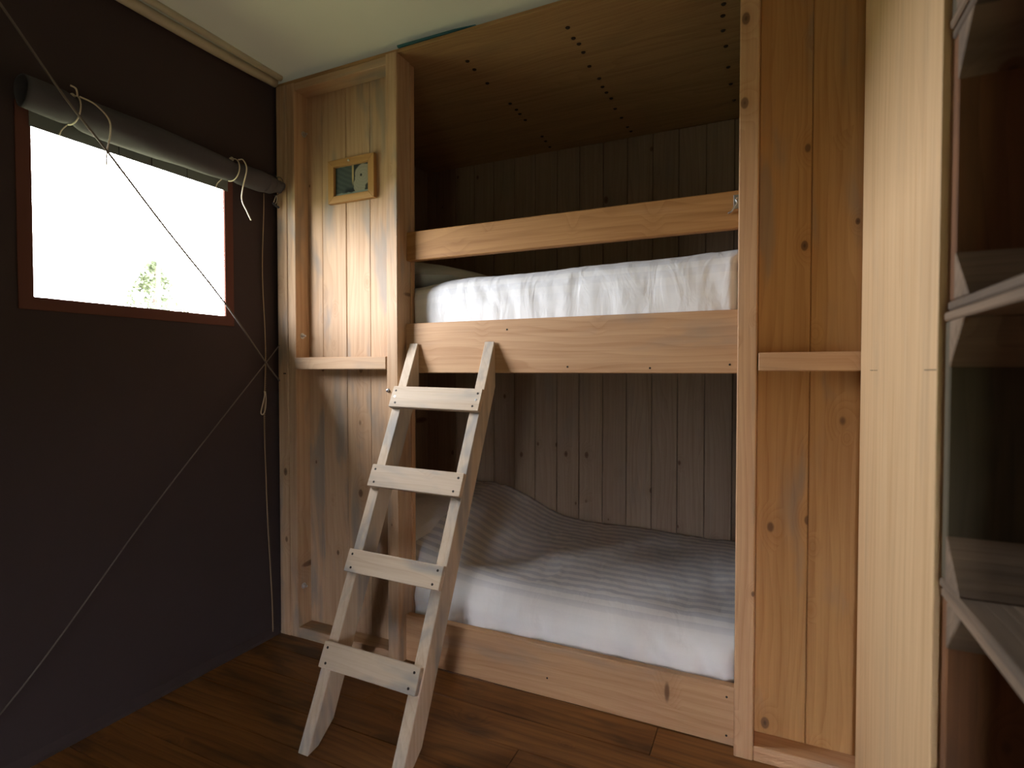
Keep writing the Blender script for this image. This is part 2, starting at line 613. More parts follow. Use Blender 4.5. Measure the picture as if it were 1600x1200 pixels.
def panel_x(name, x, th, y0, y1, z0, z1, hole, mat, ny=24, nz=16):
    """upright canvas panel with an opening, two skins"""
    V, F = [], []
    ya, yb, za, zb = hole if hole else (0, 0, 0, 0)
    ys = sorted(set([y0 + (y1 - y0) * i / ny for i in range(ny + 1)] + ([ya, yb] if hole else [])))
    zs = sorted(set([z0 + (z1 - z0) * i / nz for i in range(nz + 1)] + ([za, zb] if hole else [])))
    nzs = len(zs)
    for s in (0, 1):
        for yy in ys:
            for zz in zs:
                w = 0.006 * noise.noise(Vector((yy * 1.6, zz * 1.3, 4.2)))
                edge = min(1, min(abs(yy - y0), abs(yy - y1)) / .15)
                if hole:
                    dy = max(ya - yy, 0, yy - yb)
                    dz = max(za - zz, 0, zz - zb)
                    edge *= min(1, hypot(dy, dz) / .2)
                V.append((x + w * edge - s * th, yy, zz))
    n = len(ys) * nzs
    for i in range(len(ys) - 1):
        for j in range(nzs - 1):
            if hole and ys[i] >= ya - 1e-6 and ys[i + 1] <= yb + 1e-6 and zs[j] >= za - 1e-6 and zs[j + 1] <= zb + 1e-6:
                continue
            a, b, c, d = i * nzs + j, (i + 1) * nzs + j, (i + 1) * nzs + j + 1, i * nzs + j + 1
            F.append((a, b, c, d))
            F.append((n + d, n + c, n + b, n + a))
    return mesh_obj(name, V, F, mat, None, (0, 0, 0), True)


wl = struct(panel_x('wall_left', XL, .004, Y0, YB + .05, 0.0, ZC + .02, (WY0, WY1, WZ0, WZ1 + .03), M_CANVAS),
            'dark brown canvas tent wall')
struct(box('wall_right', XR, XR + .01, Y0, YB + .05, 0, ZC + .02, M_CANVAS, None, 0), 'dark canvas wall behind the crates')
wr_ = struct(panel_x('wall_rear', 0.0, .004, XL, XR, 0.0, ZC + .02, (-.03, .27, 0.0, 1.05), M_CANVAS),  # unseen opening added behind the camera to let in fill light
             'dark canvas wall with an unseen opening added for fill light')
for v_ in wr_.data.vertices:
    v_.co = Vector((v_.co.y, Y0 + v_.co.x, v_.co.z))
wr_.data.flip_normals()
struct(box('wall_front', XL, XR, YB + .04, YB + .05, 0, ZC + .02, M_CANVAS, None, 0), 'canvas wall behind the bunk')
# canvas skirt lapping on to the floor
struct(prism('baseboard_left', [(XL + .001, 0.0), (XL + .020, 0.0), (XL + .016, .010), (XL + .004, .030), (XL + .001, .034)],
             'Y', Y0 + .02, D + .0, M_CANVAS, None, 0.0), 'folded canvas skirt along the foot of the tent wall')

# window
win = struct(bpy.data.objects.new('window_1', None), 'bright clear tent window with red brown webbing hem')
COL.objects.link(win)
win.location = (XL, (WY0 + WY1) / 2, WZ0)
hb = 0.036
hx0, hx1 = XL - .006, XL + .004
box('hem', hx0, hx1, WY0 - hb, WY0 + .002, WZ0 - hb, WZ1 + .06, M_HEM, win, .001)
box('hem', hx0, hx1, WY1 - .002, WY1 + hb, WZ0 - hb, WZ1 + .06, M_HEM, win, .001)
box('hem', hx0, hx1, WY0, WY1, WZ0 - hb, WZ0 + .002, M_HEM, win, .001)
box('hem', hx0, hx1, WY0, WY1, WZ1 + .028, WZ1 + .06, M_HEM, win, .001)
pane = box('pane', XL - .0035, XL - .0025, WY0, WY1, WZ0, WZ1 + .03, pane_mat(), win, 0)
box('header_strip', XL + .006, XL + .008, WY0 - .004, WY1 + .01, WZ1 - .004, WZ1 + .045, M_STRIP, win, 0)
for yy in (1.125, 1.232, 1.36):
    box('stitch', XL + .008, XL + .0095, yy, yy + .0015, WZ1 - .003, WZ1 + .03, M_IRON, win, 0)

# ceiling: cream lining with a soft sag, hemmed against the left wall
V, F = [], []
nx, ny = 30, 46
for i in range(nx + 1):
    for j in range(ny + 1):
        xx = XL + (XR - XL) * i / nx
        yy = Y0 + (YB + .05 - Y0) * j / ny
        dx = xx - XL
        z = 2.392 + 0.022 * (1 - math.exp(-dx / .12)) + 0.012 * noise.noise(Vector((xx * 1.4, yy * 1.1, 2.0)))
        if yy > D - .05:
            z = max(z, 2.398)
        V.append((xx, yy, z))
for i in range(nx):
    for j in range(ny):
        a = i * (ny + 1) + j
        F.append((a, a + 1, a + ny + 2, a + ny + 1))
struct(mesh_obj('ceiling', V, F, M_CEIL, None, (0, 0, 0), True), 'cream canvas ceiling lining')
tr = struct(tube('trim_1', [(XL + .022, Y0, 2.372), (XL + .022, 0.2, 2.370), (XL + .022, 1.0, 2.372), (XL + .023, 1.45, 2.374), (XL + .022, D - .005, 2.384)],
                 .019, M_CEIL_HEM, None, 12), 'rolled cream canvas hem along the top of the tent wall')
tube('hem_fold', [(XL + .062, Y0, 2.394), (XL + .060, 0.2, 2.392), (XL + .062, 1.0, 2.390), (XL + .06, 1.45, 2.392), (XL + .055, D - .005, 2.396)],
     .013, M_CEIL_HEM, tr, 10)

# unseen eave added outside the window to darken the lower panels and floor
V, F = [], []
for j in range(13):
    yy = -2.6 + 7.0 * j / 12
    for dz in (0.0, .006):
        V += [(XL - .006, yy, 2.46 + dz), (XL - .25, yy, 2.325 + dz), (SHADE_EAVE_X, yy, SHADE_EAVE_Z + .012 * sin(j * 2.1) + dz)]
for j in range(12):
    a, b = j * 6, (j + 1) * 6
    F += [(a, b, b + 1, a + 1), (a + 1, b + 1, b + 2, a + 2), (a + 3, a + 4, b + 4, b + 3), (a + 4, a + 5, b + 5, b + 4),
          (a + 2, b + 2, b + 5, a + 5)]
struct(mesh_obj('added_shade_eave', V, F, M_CANVAS_GREY, None, (0, 0, 0), False), 'unseen slate canvas eave added outside the tent window for shade')

# ground outside
V, F = [], []
n = 24
for i in range(n + 1):
    for j in range(n + 1):
        xx = -45 + 60 * i / n
        yy = -40 + 70 * j / n
        V.append((xx, yy, -.35 + .12 * noise.noise(Vector((xx * .2, yy * .2, 0)))))
for i in range(n):
    for j in range(n):
        a = i * (n + 1) + j
        F.append((a, a + n + 1, a + n + 2, a + 1))
struct(mesh_obj('ground', V, F, M_GRASS, None, (0, 0, 0), True), 'green meadow outside the tent window')

# ------------------------------------------------------------------ the built-in bunk
B = thing('bunk_bed', 'built-in pine bunk bed with plank panels filling the end of the tent', 'bunk bed', (-0.85, D, 0.0))
PZ = wood('pine', 'Z')
PW = wood('pine_warm', 'Z')
ZT = 2.368            # top of the bunk
YP = 1.838            # face of the recessed plank panels
# left end: outer post, jamb, rails
box('post', -1.936, -1.880, D, 1.86, 0, ZT, PZ, B)
box('jamb', -1.8785, -1.834, D + .002, YP + .002, 0, ZT, PZ, B)
box('top_rail', -1.834, -1.355, D + .003, YP + .002, ZT - .034, ZT - .002, wood('pine', 'X'), B)
box('mid_rail', -1.838, -1.358, D - .003, YP, 1.157, 1.208, wood('pine', 'X'), B, .003)
box('base_rail', -1.834, -1.355, D + .003, YP, 0, .046, wood('pine', 'X'), B)
seams = [-1.838, -1.752, -1.622, -1.496, -1.368, -1.330]
for a, b in zip(seams, seams[1:]):
    dy = random.uniform(-.0015, .0015)
    box('plank', a + .0004, b - .0004, YP + dy, YP + .02 + dy, .01, ZT - .003, PZ, B, .0025)
# the two posts of the opening: each a post with a thinner batten behind
box('post', -1.355, -1.302, D - .002, 1.846, 0, ZT + .003, PZ, B, .003)
box('batten', -1.345, -1.300, 1.847, 1.872, 0, ZT - .004, wood('pine_rail', 'Z'), B)
box('post', -.087, -.034, D - .002, 1.846, 0, ZT + .003, wood('pine_rail', 'Z'), B, .003)
box('batten', -.087, -.044, 1.847, 1.872, 0, ZT - .004, wood('pine_rail', 'Z'), B)
# right end panel
for a, b in ((-.0342, .106), (.106, .236), (.236, .30)):
    dy = random.uniform(-.0015, .0015)
    box('plank', a + .0004, b - .0004, YP + dy, YP + .02 + dy, .01, ZT - .003, PW, B, .0025)
box('mid_rail', -.030, .232, D - .002, YP, 1.150, 1.204, wood('pine_rail', 'X'), B, .003)
box('base_rail', -.033, .30, D + .002, YP, 0, .046, wood('pine_rail', 'X'), B)
box('top_rail', -.033, .30, D + .003, YP, ZT - .034, ZT - .002, wood('pine_rail', 'X'), B)
box('jamb', .245, .30, D + .002, YP, .046, ZT - .034, PW, B)
# boards across the opening
box('bed_board', -1.302, -.087, 1.802, 1.832, .001, .184, wood('pine_rail', 'X'), B, .003)
box('bed_board', -1.302, -.087, 1.810, 1.840, 1.143, 1.337, wood('pine_rail', 'X'), B, .003)
box('guard_rail', -1.302, -.087, 1.816, 1.846, 1.583, 1.696, wood('pine_amber', 'X'), B, .003)
# platforms under the mattresses
for zz in (.10, 1.150):
    for i in range(9):
        x0 = -1.87 + i * .236
        box('bed_slat', x0, x0 + .20, 1.845 if -1.3 < x0 + .1 < -.09 else 1.875, YB - .002, zz, zz + .02, wood('pine_rail', 'Y'), B, 0)
# plank back and ends
SB = wood('pine_shaded', 'Z')
x = -1.072 - 7 * .13
i = 0
while x < .28:
    dy = random.uniform(0, .002)
    gap = .0018 if i % 2 else .0007
    box('back_plank', max(x, -1.94) + gap, min(x + .13, .30) - gap, YB + dy, YB + .018 + dy, 0, ZT - .003, SB, B, .002)
    x += .13
    i += 1
yy = 1.862
while yy < YB - .02:
    y2 = min(yy + .13, YB - .001)
    box('end_plank', -1.935, -1.917, yy + .001, y2 - .001, 0, ZT - .003, SB, B, .002)
    box('end_plank', .30, .318, yy + .001, y2 - .001, 0, ZT - .003, SB, B, .002)
    yy += .13
# plywood roof with its rows of nail heads
ply = box('plywood_roof', -1.936, .32, D + .004, YB + .018, ZT - .002, ZT + .013, wood('plywood', 'X'), B, .001)
for col_x, ys in ((-.657, (1.887, 1.958, 2.002, 2.064, 2.166, 2.27, 2.34, 2.398, 2.454, 2.558, 2.658, 2.776, 2.835)),
                  (-1.086, (1.924, 1.991, 2.106, 2.309, 2.377, 2.42, 2.49, 2.694, 2.76, 2.84)),
                  (-.155, (1.93, 1.99, 2.05, 2.14, 2.25, 2.4, 2.55, 2.7))):
    for yv in ys:
        lathe('nail', [(.0, .0035), (.007, .003), (.009, .0)], '-Z', M_RUST, ply,
              (col_x + random.uniform(-.008, .008), yv + random.uniform(-.005, .005), ZT - .002), 8)
tarp = mesh_obj('tarpaulin', [(x_ - B.location.x, y_ - D, z_) for y_ in (D - .001, D + .30) for x_, z_ in ((-1.297, ZT + .0135), (-1.30, ZT + .023), (-1.05, ZT + .020), (-.96, ZT + .0135))],
                [(0, 1, 2, 3), (7, 6, 5, 4), (1, 5, 6, 2), (0, 3, 7, 4), (0, 4, 5, 1), (2, 6, 7, 3)], M_TARP, B)
tarp['label'] = 'edge of a teal tarpaulin above the plywood'
# coach bolts through the left jamb and a screw on the post
for (yb, zb) in ((1.815, 2.171), (1.798, 1.302), (1.793, .216)):
    lathe('bolt', [(.013, 0), (.013, .002), (.0075, .0021), (.0075, .009), (.005, .0091), (.0045, .019), (.0, .020)], 'X', M_STEEL, B,
          (-1.834, yb, zb), 12)
lathe('bolt', [(.008, 0), (.008, .002), (.0055, .0021), (.005, .008), (.0, .009)], '-Y', M_STEEL, B, (-1.348, D - .002, 1.075), 10)
for (px, pz) in ((-1.902, 1.140), (-1.894, 1.140)):
    lathe('screw', [(.0035, 0), (.0035, .001), (.0, .0012)], '-Y', M_IRON, B, (px, D, pz), 8)
for (px, pz) in ((-.11, 1.17), (-.63, 1.165), (-.35, 1.16), (-.86, 1.30)):
    lathe('screw', [(.0035, 0), (.0035, .0008), (.0, .001)], '-Y', M_IRON, B, (px, 1.810, pz), 8)
for (px, pz) in ((-.11, .03), (-.11, .15), (-.70, .07)):
    lathe('screw', [(.0035, 0), (.0035, .0008), (.0, .001)], '-Y', M_IRON, B, (px, 1.802, pz), 8)
# wire hook latch on the guard rail
tube('latch', [(-.090, 1.812, 1.672), (-.097, 1.806, 1.668), (-.093, 1.803, 1.655), (-.100, 1.804, 1.645), (-.108, 1.806, 1.632), (-.118, 1.810, 1.628)],
     .0028, M_STEEL, None, 7).name = 'latch'
latch = bpy.data.objects['latch']
latch.data.transform(__import__('mathutils').Matrix.Translation(-Vector(B.location)))
latch.parent = B
box('latch_plate', -.104, -.0885, 1.8125, 1.816, 1.640, 1.682, M_STEEL, B, .001)

# ------------------------------------------------------------------ bedding
def sm(t):
    t = max(0.0, min(1.0, t))
    return t * t * (3 - 2 * t)


def duvet(name, x0, x1, yf, yb, zlow, ztop, hump, mat, seed, rad=.085, nx=150, nt=96, wr=1.0):
    """quilt laid over the mattress: hangs down behind the board, rounds the front edge, runs to the back wall"""
    prof = []                       # (y, z, wfront)
    nf, na, nb = 16, 16, nt - 32
    for i in range(nf):
        t = i / nf
        prof.append((yf + .006 * (1 - t), zlow + (ztop - rad - zlow) * t, 1.0))
    for i in range(na):
        a = pi / 2 * i / na
        prof.append((yf + rad * 1.5 * (1 - cos(a)), ztop - rad + rad * sin(a), cos(a)))
    ys = yf + rad * 1.5
    for i in range(nb + 1):
        prof.append((ys + (yb - ys) * (i / nb) ** 1.25, ztop, 0.0))
    V, F, UV = [], [], []
    s = [0.0]
    for i in range(1, len(prof)):
        s.append(s[-1] + hypot(prof[i][0] - prof[i - 1][0], prof[i][1] - prof[i - 1][1]))
    for j in range(nx + 1):
        x = x0 + (x1 - x0) * j / nx
        for i, (y, z, wf) in enumerate(prof):
            h = hump(x, y) if hump else 0.0
            lift = (z - zlow) / (ztop - zlow)
            n1 = noise.noise(Vector((x * 2.2 + seed, y * 2.6, seed)))
            n2 = noise.noise(Vector((x * 13 + seed + .8 * n1 + (z - zlow) * 5, y * 3.0, s[i] * 3.5)))
            n3 = noise.noise(Vector((x * 30 + seed * 3 + y * 7, y * 9, s[i] * 6)))
            crease = max(0.0, 1 - abs(n2) * 6) * max(0, noise.noise(Vector((x * 3.1, s[i] * 4, seed + 9))) + .1)
            fy = -wf * (wr * (.0050 * n2 + .0035 * n3 + .010 * n1) - .010 * crease * wr)
            dz = (1 - wf) * wr * (.010 * n1 + .0026 * n2 + .0014 * n3 + .004 * crease) * min(1, lift * 2)
            tuck = 1.884 * max(sm((-1.262 - x) / .035), sm((x + .122) / .032))      # tucked in behind the end panels
            V.append((x, max(y + fy, yf - .006, tuck), z + h * lift + dz))
            UV.append((x, s[i] + .3 * .0))
    m = len(prof)
    for j in range(nx):
        for i in range(m - 1):
            F.append((j * m + i, (j + 1) * m + i, (j + 1) * m + i + 1, j * m + i + 1))
    o = mesh_obj(name, V, F, mat, None, (0, 0, 0), True)
    uvl = o.data.uv_layers.new(name='UVMap')
    for lp in o.data.loops:
        uvl.data[lp.index].uv = UV[lp.vertex_index]
    # origin at the base
    c = Vector(((x0 + x1) / 2, (yf + yb) / 2, zlow))
    o.data.transform(__import__('mathutils').Matrix.Translation(-c))
    o.location = c
    sol = o.modifiers.new('thickness', 'SOLIDIFY')
    sol.thickness = .012
    sol.offset = -1
    return o


def hump_low(x, y):
    a = sm((-0.98 - x) / .52) * (0.45 + 0.55 * sm((y - 1.92) / .55))
    a *= 1 - .55 * sm((-1.40 - x) / .14) * sm((2.66 - y) / .15)      # the pillow presses the quilt down
    return .155 * a + .02 * sm((-.5 - x) / .8)


def hump_up(x, y):
    return -.030 * sm((-1.05 - x) / .35) - .006 * sm((-.5 - x) / .5) + .012 * sm((x + .35) / .3)


def mattress(name, z0, z1, label):
    o = box(name, -1.86, .24, 1.905, YB - .02, z0, z1, M_MATTRESS, None, .02)
    return tag(o, label, 'mattress', None)


mattress('mattress', .122, .245, 'plain pale mattress under the striped quilt of the lower bunk')
mattress('mattress', 1.172, 1.42, 'plain pale mattress under the white quilt of the upper bunk')
tag(duvet('duvet', -1.885, .25, 1.838, YB - .004, .145, .325, hump_low, M_BED_LOW, 3.1, rad=.115, wr=2.3),
    'white satin-striped quilt on the lower bunk', 'duvet')
tag(duvet('duvet', -1.885, .25, 1.848, YB - .004, 1.25, 1.528, hump_up, M_BED_UP, 11.7, rad=.07),
    'white quilt on the upper bunk behind the guard rail', 'duvet')


def pillow(name, cx, cy, cz, lx, ly, lz, rot, label, seed):
    V, F, UV = [], [], []
    n = 36
    for sgn in (1, -1):
        for i in range(n + 1):
            for j in range(n + 1):
                u, v = -1 + 2 * i / n, -1 + 2 * j / n
                e = max(0.0, (1 - abs(u) ** 2.6) * (1 - abs(v) ** 2.6)) ** .52
                pin = 1 - .07 * (1 - abs(v)) * abs(u) ** 3
                pin2 = 1 - .07 * (1 - abs(u)) * abs(v) ** 3
                w = noise.noise(Vector((u * 2.4 + seed, v * 2.4, sgn))) * .10 + noise.noise(Vector((u * 7 + seed, v * 3, sgn * 2))) * .04
                V.append((u * lx * pin2, v * ly * pin, sgn * lz * e * (1 + w)))
                UV.append((u * lx, v * ly))
    m = (n + 1) ** 2
    for s in range(2):
        for i in range(n):
            for j in range(n):
                a = s * m + i * (n + 1) + j
                q = (a, a + n + 1, a + n + 2, a + 1)
                F.append(q if s == 0 else q[::-1])
    o = mesh_obj(name, V, F, M_PILLOW, None, (cx, cy, cz), True)
    uvl = o.data.uv_layers.new(name='UVMap')
    for lp in o.data.loops:
        uvl.data[lp.index].uv = UV[lp.vertex_index]
    o.rotation_euler = rot
    return tag(o, label, 'pillow')


pillow('pillow', -1.56, 2.32, 1.578, .40, .34, .085, (0, radians(5), radians(-4)), 'white pillow at the shaded left end of the upper bunk', 2.0)
pillow('pillow', -1.64, 2.24, .475, .25, .36, .085, (0, radians(12), radians(4)), 'white pillow at the shaded left end of the lower bunk', 6.0)

# ------------------------------------------------------------------ ladder
LD = thing('ladder', 'pale pine ladder with four rungs leaning against the upper bunk', 'ladder', (-1.09, 1.28, 0))
sl = .463
def yf_(z):
    return 1.244 + (z - .053) * sl
dyb = .084
LM = wood('ladder_pine', 'Z')
YBD = 1.8085
zt = 1.258
ztb = 1.094
prof = [(yf_(0.0), 0.0), (yf_(0.0) + .045, .006), (yf_(.06) + dyb, .055), (YBD, ztb), (YBD, zt - .018), (YBD - .006, zt), (yf_(zt) - .002, zt), (yf_(zt - .012), zt - .012)]
for (xa, xb) in ((-1.278, -1.238), (-.946, -.906)):
    prism('stile', prof, 'X', xa, xb, LM, LD, .002)
th = math.atan(sl)
LX = wood('ladder_pine', 'X')
scr = [(.0042, 0), (.0042, .0006), (.0, .0008)]
for n_, (zc, hgt, tilt, xa, xb) in enumerate(((1.046, .083, .9, -1.280, -.902), (.774, .079, .8, -1.278, -.904),
                                             (.510, .074, .9, -1.277, -.906), (.249, .076, .8, -1.274, -.910))):
    zc0 = zc - .0
    nrm = Vector((0, -cos(th), sin(th)))
    c = Vector(((xa + xb) / 2, yf_(zc0), zc0)) + nrm * .0105
    hw = hgt / 2
    r_ = box('rung', c.x - (xb - xa) / 2, c.x + (xb - xa) / 2, c.y - .010, c.y + .010, c.z - hw, c.z + hw, LX, LD, .002)
    r_.rotation_euler = (-th, radians(tilt), 0)
    for sx in (-1, 1):
        for q, (dx, dz) in enumerate(((.018, .55), (.026, -.6)) if n_ else ((.016, .55), (.018, -.02), (.026, -.6))):
            m_ = M_STEEL if (n_ == 0 and q == 1) else M_IRON
            s_ = lathe('screw', scr, '-Y', m_, None, (0, 0, 0), 8)
            s_.parent = r_
            s_.location = (sx * ((xb - xa) / 2 - dx), -.0102, dz * hw)

# ------------------------------------------------------------------ framed picture on the left panel
PF = thing('picture_frame', 'small wood framed picture hanging on the left plank panel', 'picture', (-1.580, YP - .002, 1.945))
FM = dict(light=(0.45, 0.245, 0.095), dark=(0.32, 0.165, 0.058), alt=(0.4, 0.23, 0.08), grey=0.0, knots=0.0, vary=0.05, rough=0.5)
WOODS['frame_wood'] = FM
def frame_bar(pts, y0, y1, mat):
    V = [(x, yy, z) for yy in (y0, y1) for x, z in pts]
    F = [(0, 1, 2, 3), (7, 6, 5, 4)] + [(i, i + 4, (i + 1) % 4 + 4, (i + 1) % 4) for i in range(4)]
    bm = bmesh.new()
    bv = [bm.verts.new(v) for v in V]
    for f in F:
        bm.faces.new([bv[i] for i in f])
    bmesh.ops.recalc_face_normals(bm, faces=bm.faces)
    bmesh.ops.bevel(bm, geom=list(bm.edges), offset=.0012, segments=1, affect='EDGES')
    me = bpy.data.meshes.new('frame_bar')
    bm.to_mesh(me)
    bm.free()
    me.materials.append(mat)
    o = bpy.data.objects.new('frame_bar', me)
    COL.objects.link(o)
    o.parent = PF
    return o
ow, oh, iw, ih = .121, .090, .090, .0605
fx, fz = wood('frame_wood', 'X'), wood('frame_wood', 'Z')
frame_bar([(-ow, oh), (ow, oh), (iw, ih), (-iw, ih)], -.020, -.001, fx)
frame_bar([(-ow, -oh), (-iw, -ih), (iw, -ih), (ow, -oh)], -.020, -.001, fx)
frame_bar([(-ow, -oh), (-ow, oh), (-iw, ih), (-iw, -ih)], -.020, -.001, fz)
frame_bar([(ow, -oh), (iw, -ih), (iw, ih), (ow, oh)], -.020, -.001, fz)
pr = mesh_obj('print', [(-.092, -.006, -.062), (.092, -.006, -.062), (.092, -.006, .062), (-.092, -.006, .062),
                        (-.092, -.003, -.062), (.092, -.003, -.062), (.092, -.003, .062), (-.092, -.003, .062)],
              [(0, 1, 2, 3), (7, 6, 5, 4), (0, 4, 5, 1), (1, 5, 6, 2), (2, 6, 7, 3), (3, 7, 4, 0)], print_mat(), PF)
pr['label'] = 'print with a slate left half and a rounded grey shape'
lathe('hanging_nail', [(.0028, 0), (.0028, .006), (.0045, .0065), (.0, .008)], '-Y', M_STEEL, PF, (-1.585, YP - .022, 2.020), 8)

# ------------------------------------------------------------------ rolled-up window flap and its ties
RX, RZ = XL + .066, 1.932
RB = thing('window_blind', 'slate canvas blind rolled up and tied above the tent window', 'blind', (RX, 1.27, RZ - .05))
V, F, = [], []
NY, NS = 90, 28
ya, yb = .838, 1.742
for i in range(NY + 1):
    t = i / NY
    yy = ya + (yb - ya) * t
    r0 = .043 + .006 * sin(t * 5) + .004 * noise.noise(Vector((yy * 7, 0, 0)))
    for (yt, amt) in ((.965, .20), (1.505, .16), (1.66, .10), (1.69, .12), (1.718, .16)):
        r0 *= 1 - amt * math.exp(-((yy - yt) / .016) ** 2)
    if t > .93:
        r0 *= 1 - .35 * sm((t - .93) / .07)
    for k in range(NS):
        a = 2 * pi * k / NS
        fold = .0035 * noise.noise(Vector((cos(a) * 1.7, sin(a) * 1.7, yy * 5))) + .003 * sin(3 * a + yy * 8)
        r = r0 + fold
        sag = -.010 * sin(pi * t) + .004 * noise.noise(Vector((yy * 3, 3, 1)))
        zr = 1.08 if a > pi else 1.0
        V.append((cos(a) * r * .9, yy - 1.27, .05 + sin(a) * r * zr + sag))
for i in range(NY):
    for k in range(NS):
        k2 = (k + 1) % NS
        F.append((i * NS + k, i * NS + k2, (i + 1) * NS + k2, (i + 1) * NS + k))
# coiled ends
base = len(V)
cap_r = [.8, .78]
for kk, (sc_, dy) in enumerate(((.86, 0.0), (.84, .05), (.0, .05))):
    for k in range(NS):
        v0 = V[k]
        V.append((v0[0] * sc_, v0[1] + dy, .05 + (v0[2] - .05) * sc_))
F += [(k, base + k, base + (k + 1) % NS, (k + 1) % NS) for k in range(NS)]
F += [(base + k, base + NS + k, base + NS + (k + 1) % NS, base + (k + 1) % NS) for k in range(NS)]
F.append(tuple(base + NS + k for k in range(NS)))
F.append(tuple(NY * NS + k for k in range(NS)))
mesh_obj('roll', V, F, M_CANVAS_GREY, RB, (0, 0, 0), True)


def local(pts, o):
    return [Vector(p) - Vector(o.location) for p in pts]


def tie(y, ends):
    ring = []
    for k in range(19):
        a = -1.9 + 4.3 * k / 18
        ring.append((RX + cos(a) * .041, y + .014 * (k / 18 - .5), RZ + sin(a) * .044 - .006))
    tube('tie_cord', local(ring, RB), .0022, M_CORD, RB, 6, False)
    for e in ends:
        tube('cord_tail', local(e, RB), .0024, M_CORD, RB, 6)
    kx = ring[-4]
    tube('knot', local([(kx[0] - .003, y - .005, kx[2] - .002), (kx[0] + .004, y, kx[2] + .003), (kx[0], y + .006, kx[2] - .004)], RB), .0045, M_CORD, RB, 7)


tie(1.505, [[(RX + .030, 1.507, RZ + .030), (RX + .044, 1.518, RZ + .030), (RX + .052, 1.527, RZ - .004), (RX + .045, 1.515, RZ - .075),
             (RX + .043, 1.512, RZ - .125), (RX + .050, 1.528, RZ - .165), (RX + .052, 1.545, RZ - .195)]])
tie(.965, [[(RX + .030, .967, RZ + .030), (RX + .046, 1.00, RZ + .018), (RX + .050, 1.035, RZ - .012), (RX + .044, 1.043, RZ - .05), (RX + .040, 1.035, RZ - .105), (RX + .040, 1.033, RZ - .15)],
           [(RX + .030, .962, RZ + .030), (RX + .036, .955, RZ + .046), (RX + .03, .944, RZ + .052)]])
for yy in (1.66, 1.69, 1.718):
    ring = [(RX + cos(a) * .036, yy + .006 * sin(a), RZ + sin(a) * .040 - .004) for a in [-1.9 + 3.9 * k / 14 for k in range(15)]]
    tube('gather_stitch', local(ring, RB), .0014, M_CANVAS_GREY, RB, 5, False)
# cords peeping under the roll over the window strip
for yy in (.955, 1.475):
    tube('tie_cord', local([(XL + .012, yy, WZ1 - .004), (XL + .016, yy + .004, WZ1 + .012), (XL + .03, yy + .012, WZ1 + .028)], RB), .002, M_CORD, RB, 6)

# ------------------------------------------------------------------ crossed bracing cords and the laced wall edge
def rope(name, pts, r, mat, label, cat):
    pts = [Vector(p) for p in pts]
    c = min(pts, key=lambda p: p.z).copy()
    o = tube(name, pts, r, mat, None, 7, True, tuple(c))
    return tag(o, label, cat)


rx = XL + .030
ROPE1 = [(-1.768, 0.506, 2.372), (-1.802, 0.772, 2.078), (-1.819, 0.907, 1.929), (-1.835, 1.032, 1.814), (-1.859, 1.223, 1.631), (-1.89, 1.463, 1.414), (-1.917, 1.676, 1.188), (-1.925, 1.743, 1.122), (-1.927, 1.757, 1.108)]
rope('bracing_cord', ROPE1, .0034, M_ROPE,
     'thin bracing cord slanting down across the bright window', 'cord')
rope('bracing_cord', [(rx + .005, .10, -.0 + .003), (rx + .005, .45, .02 + .003 - .02 + .0), (rx + .005, .777, .203), (rx + .005, 1.22, .70), (rx + .005, 1.681, 1.186), (rx + .005, 1.752, 1.262)], .0023, M_ROPE,
     'thin bracing cord rising from the floor across the dark wall below the window', 'cord')
LC = thing('lacing_cord', 'tan stitched lacing cord down the corner of the canvas wall beside the bunk', 'cord', (XL + .01, 1.73, 0.0))
zs = [.02 + (1.90 - .02) * k / 60 for k in range(61)]
def ly(z):
    return 1.725 - .030 * sm((z - .1) / .55) - .004 * sin(z * 9)
tube('edge_cord', local([(XL + .010 + .002 * sin(z * 11), ly(z), z) for z in zs], LC), .0020, M_LACE, LC, 6, False)
for k in range(150):
    z = .03 + k * .0082
    tube('stitch', local([(XL + .0135, ly(z) - .0032, z), (XL + .0135, ly(z) + .0032, z + .003)], LC), .0011, M_LACE, LC, 4, False) if z < 1.26 else None
tube('loop', local([(XL + .014, 1.690, 1.065), (XL + .022, 1.683, 1.045), (XL + .024, 1.668, 1.00), (XL + .022, 1.664, .975), (XL + .02, 1.676, .968), (XL + .02, 1.688, .99), (XL + .018, 1.694, 1.03), (XL + .014, 1.695, 1.063)], LC), .0024, M_CORD, LC, 6)
TG = thing('blind_toggle', 'small cord loop and toggle hanging at the right end of the rolled blind', 'toggle', (-1.915, 1.738, 1.855))
tube('loop', local([(-1.915, 1.738, 1.900), (-1.912, 1.726, 1.875), (-1.912, 1.722, 1.862), (-1.912, 1.732, 1.862), (-1.913, 1.740, 1.880), (-1.915, 1.741, 1.900)], TG), .0017, M_CORD, TG, 6)
tube('peg', local([(-1.912, 1.718, 1.861), (-1.911, 1.735, 1.852), (-1.911, 1.748, 1.850)], TG), .0048, M_CANVAS_GREY, TG, 8)

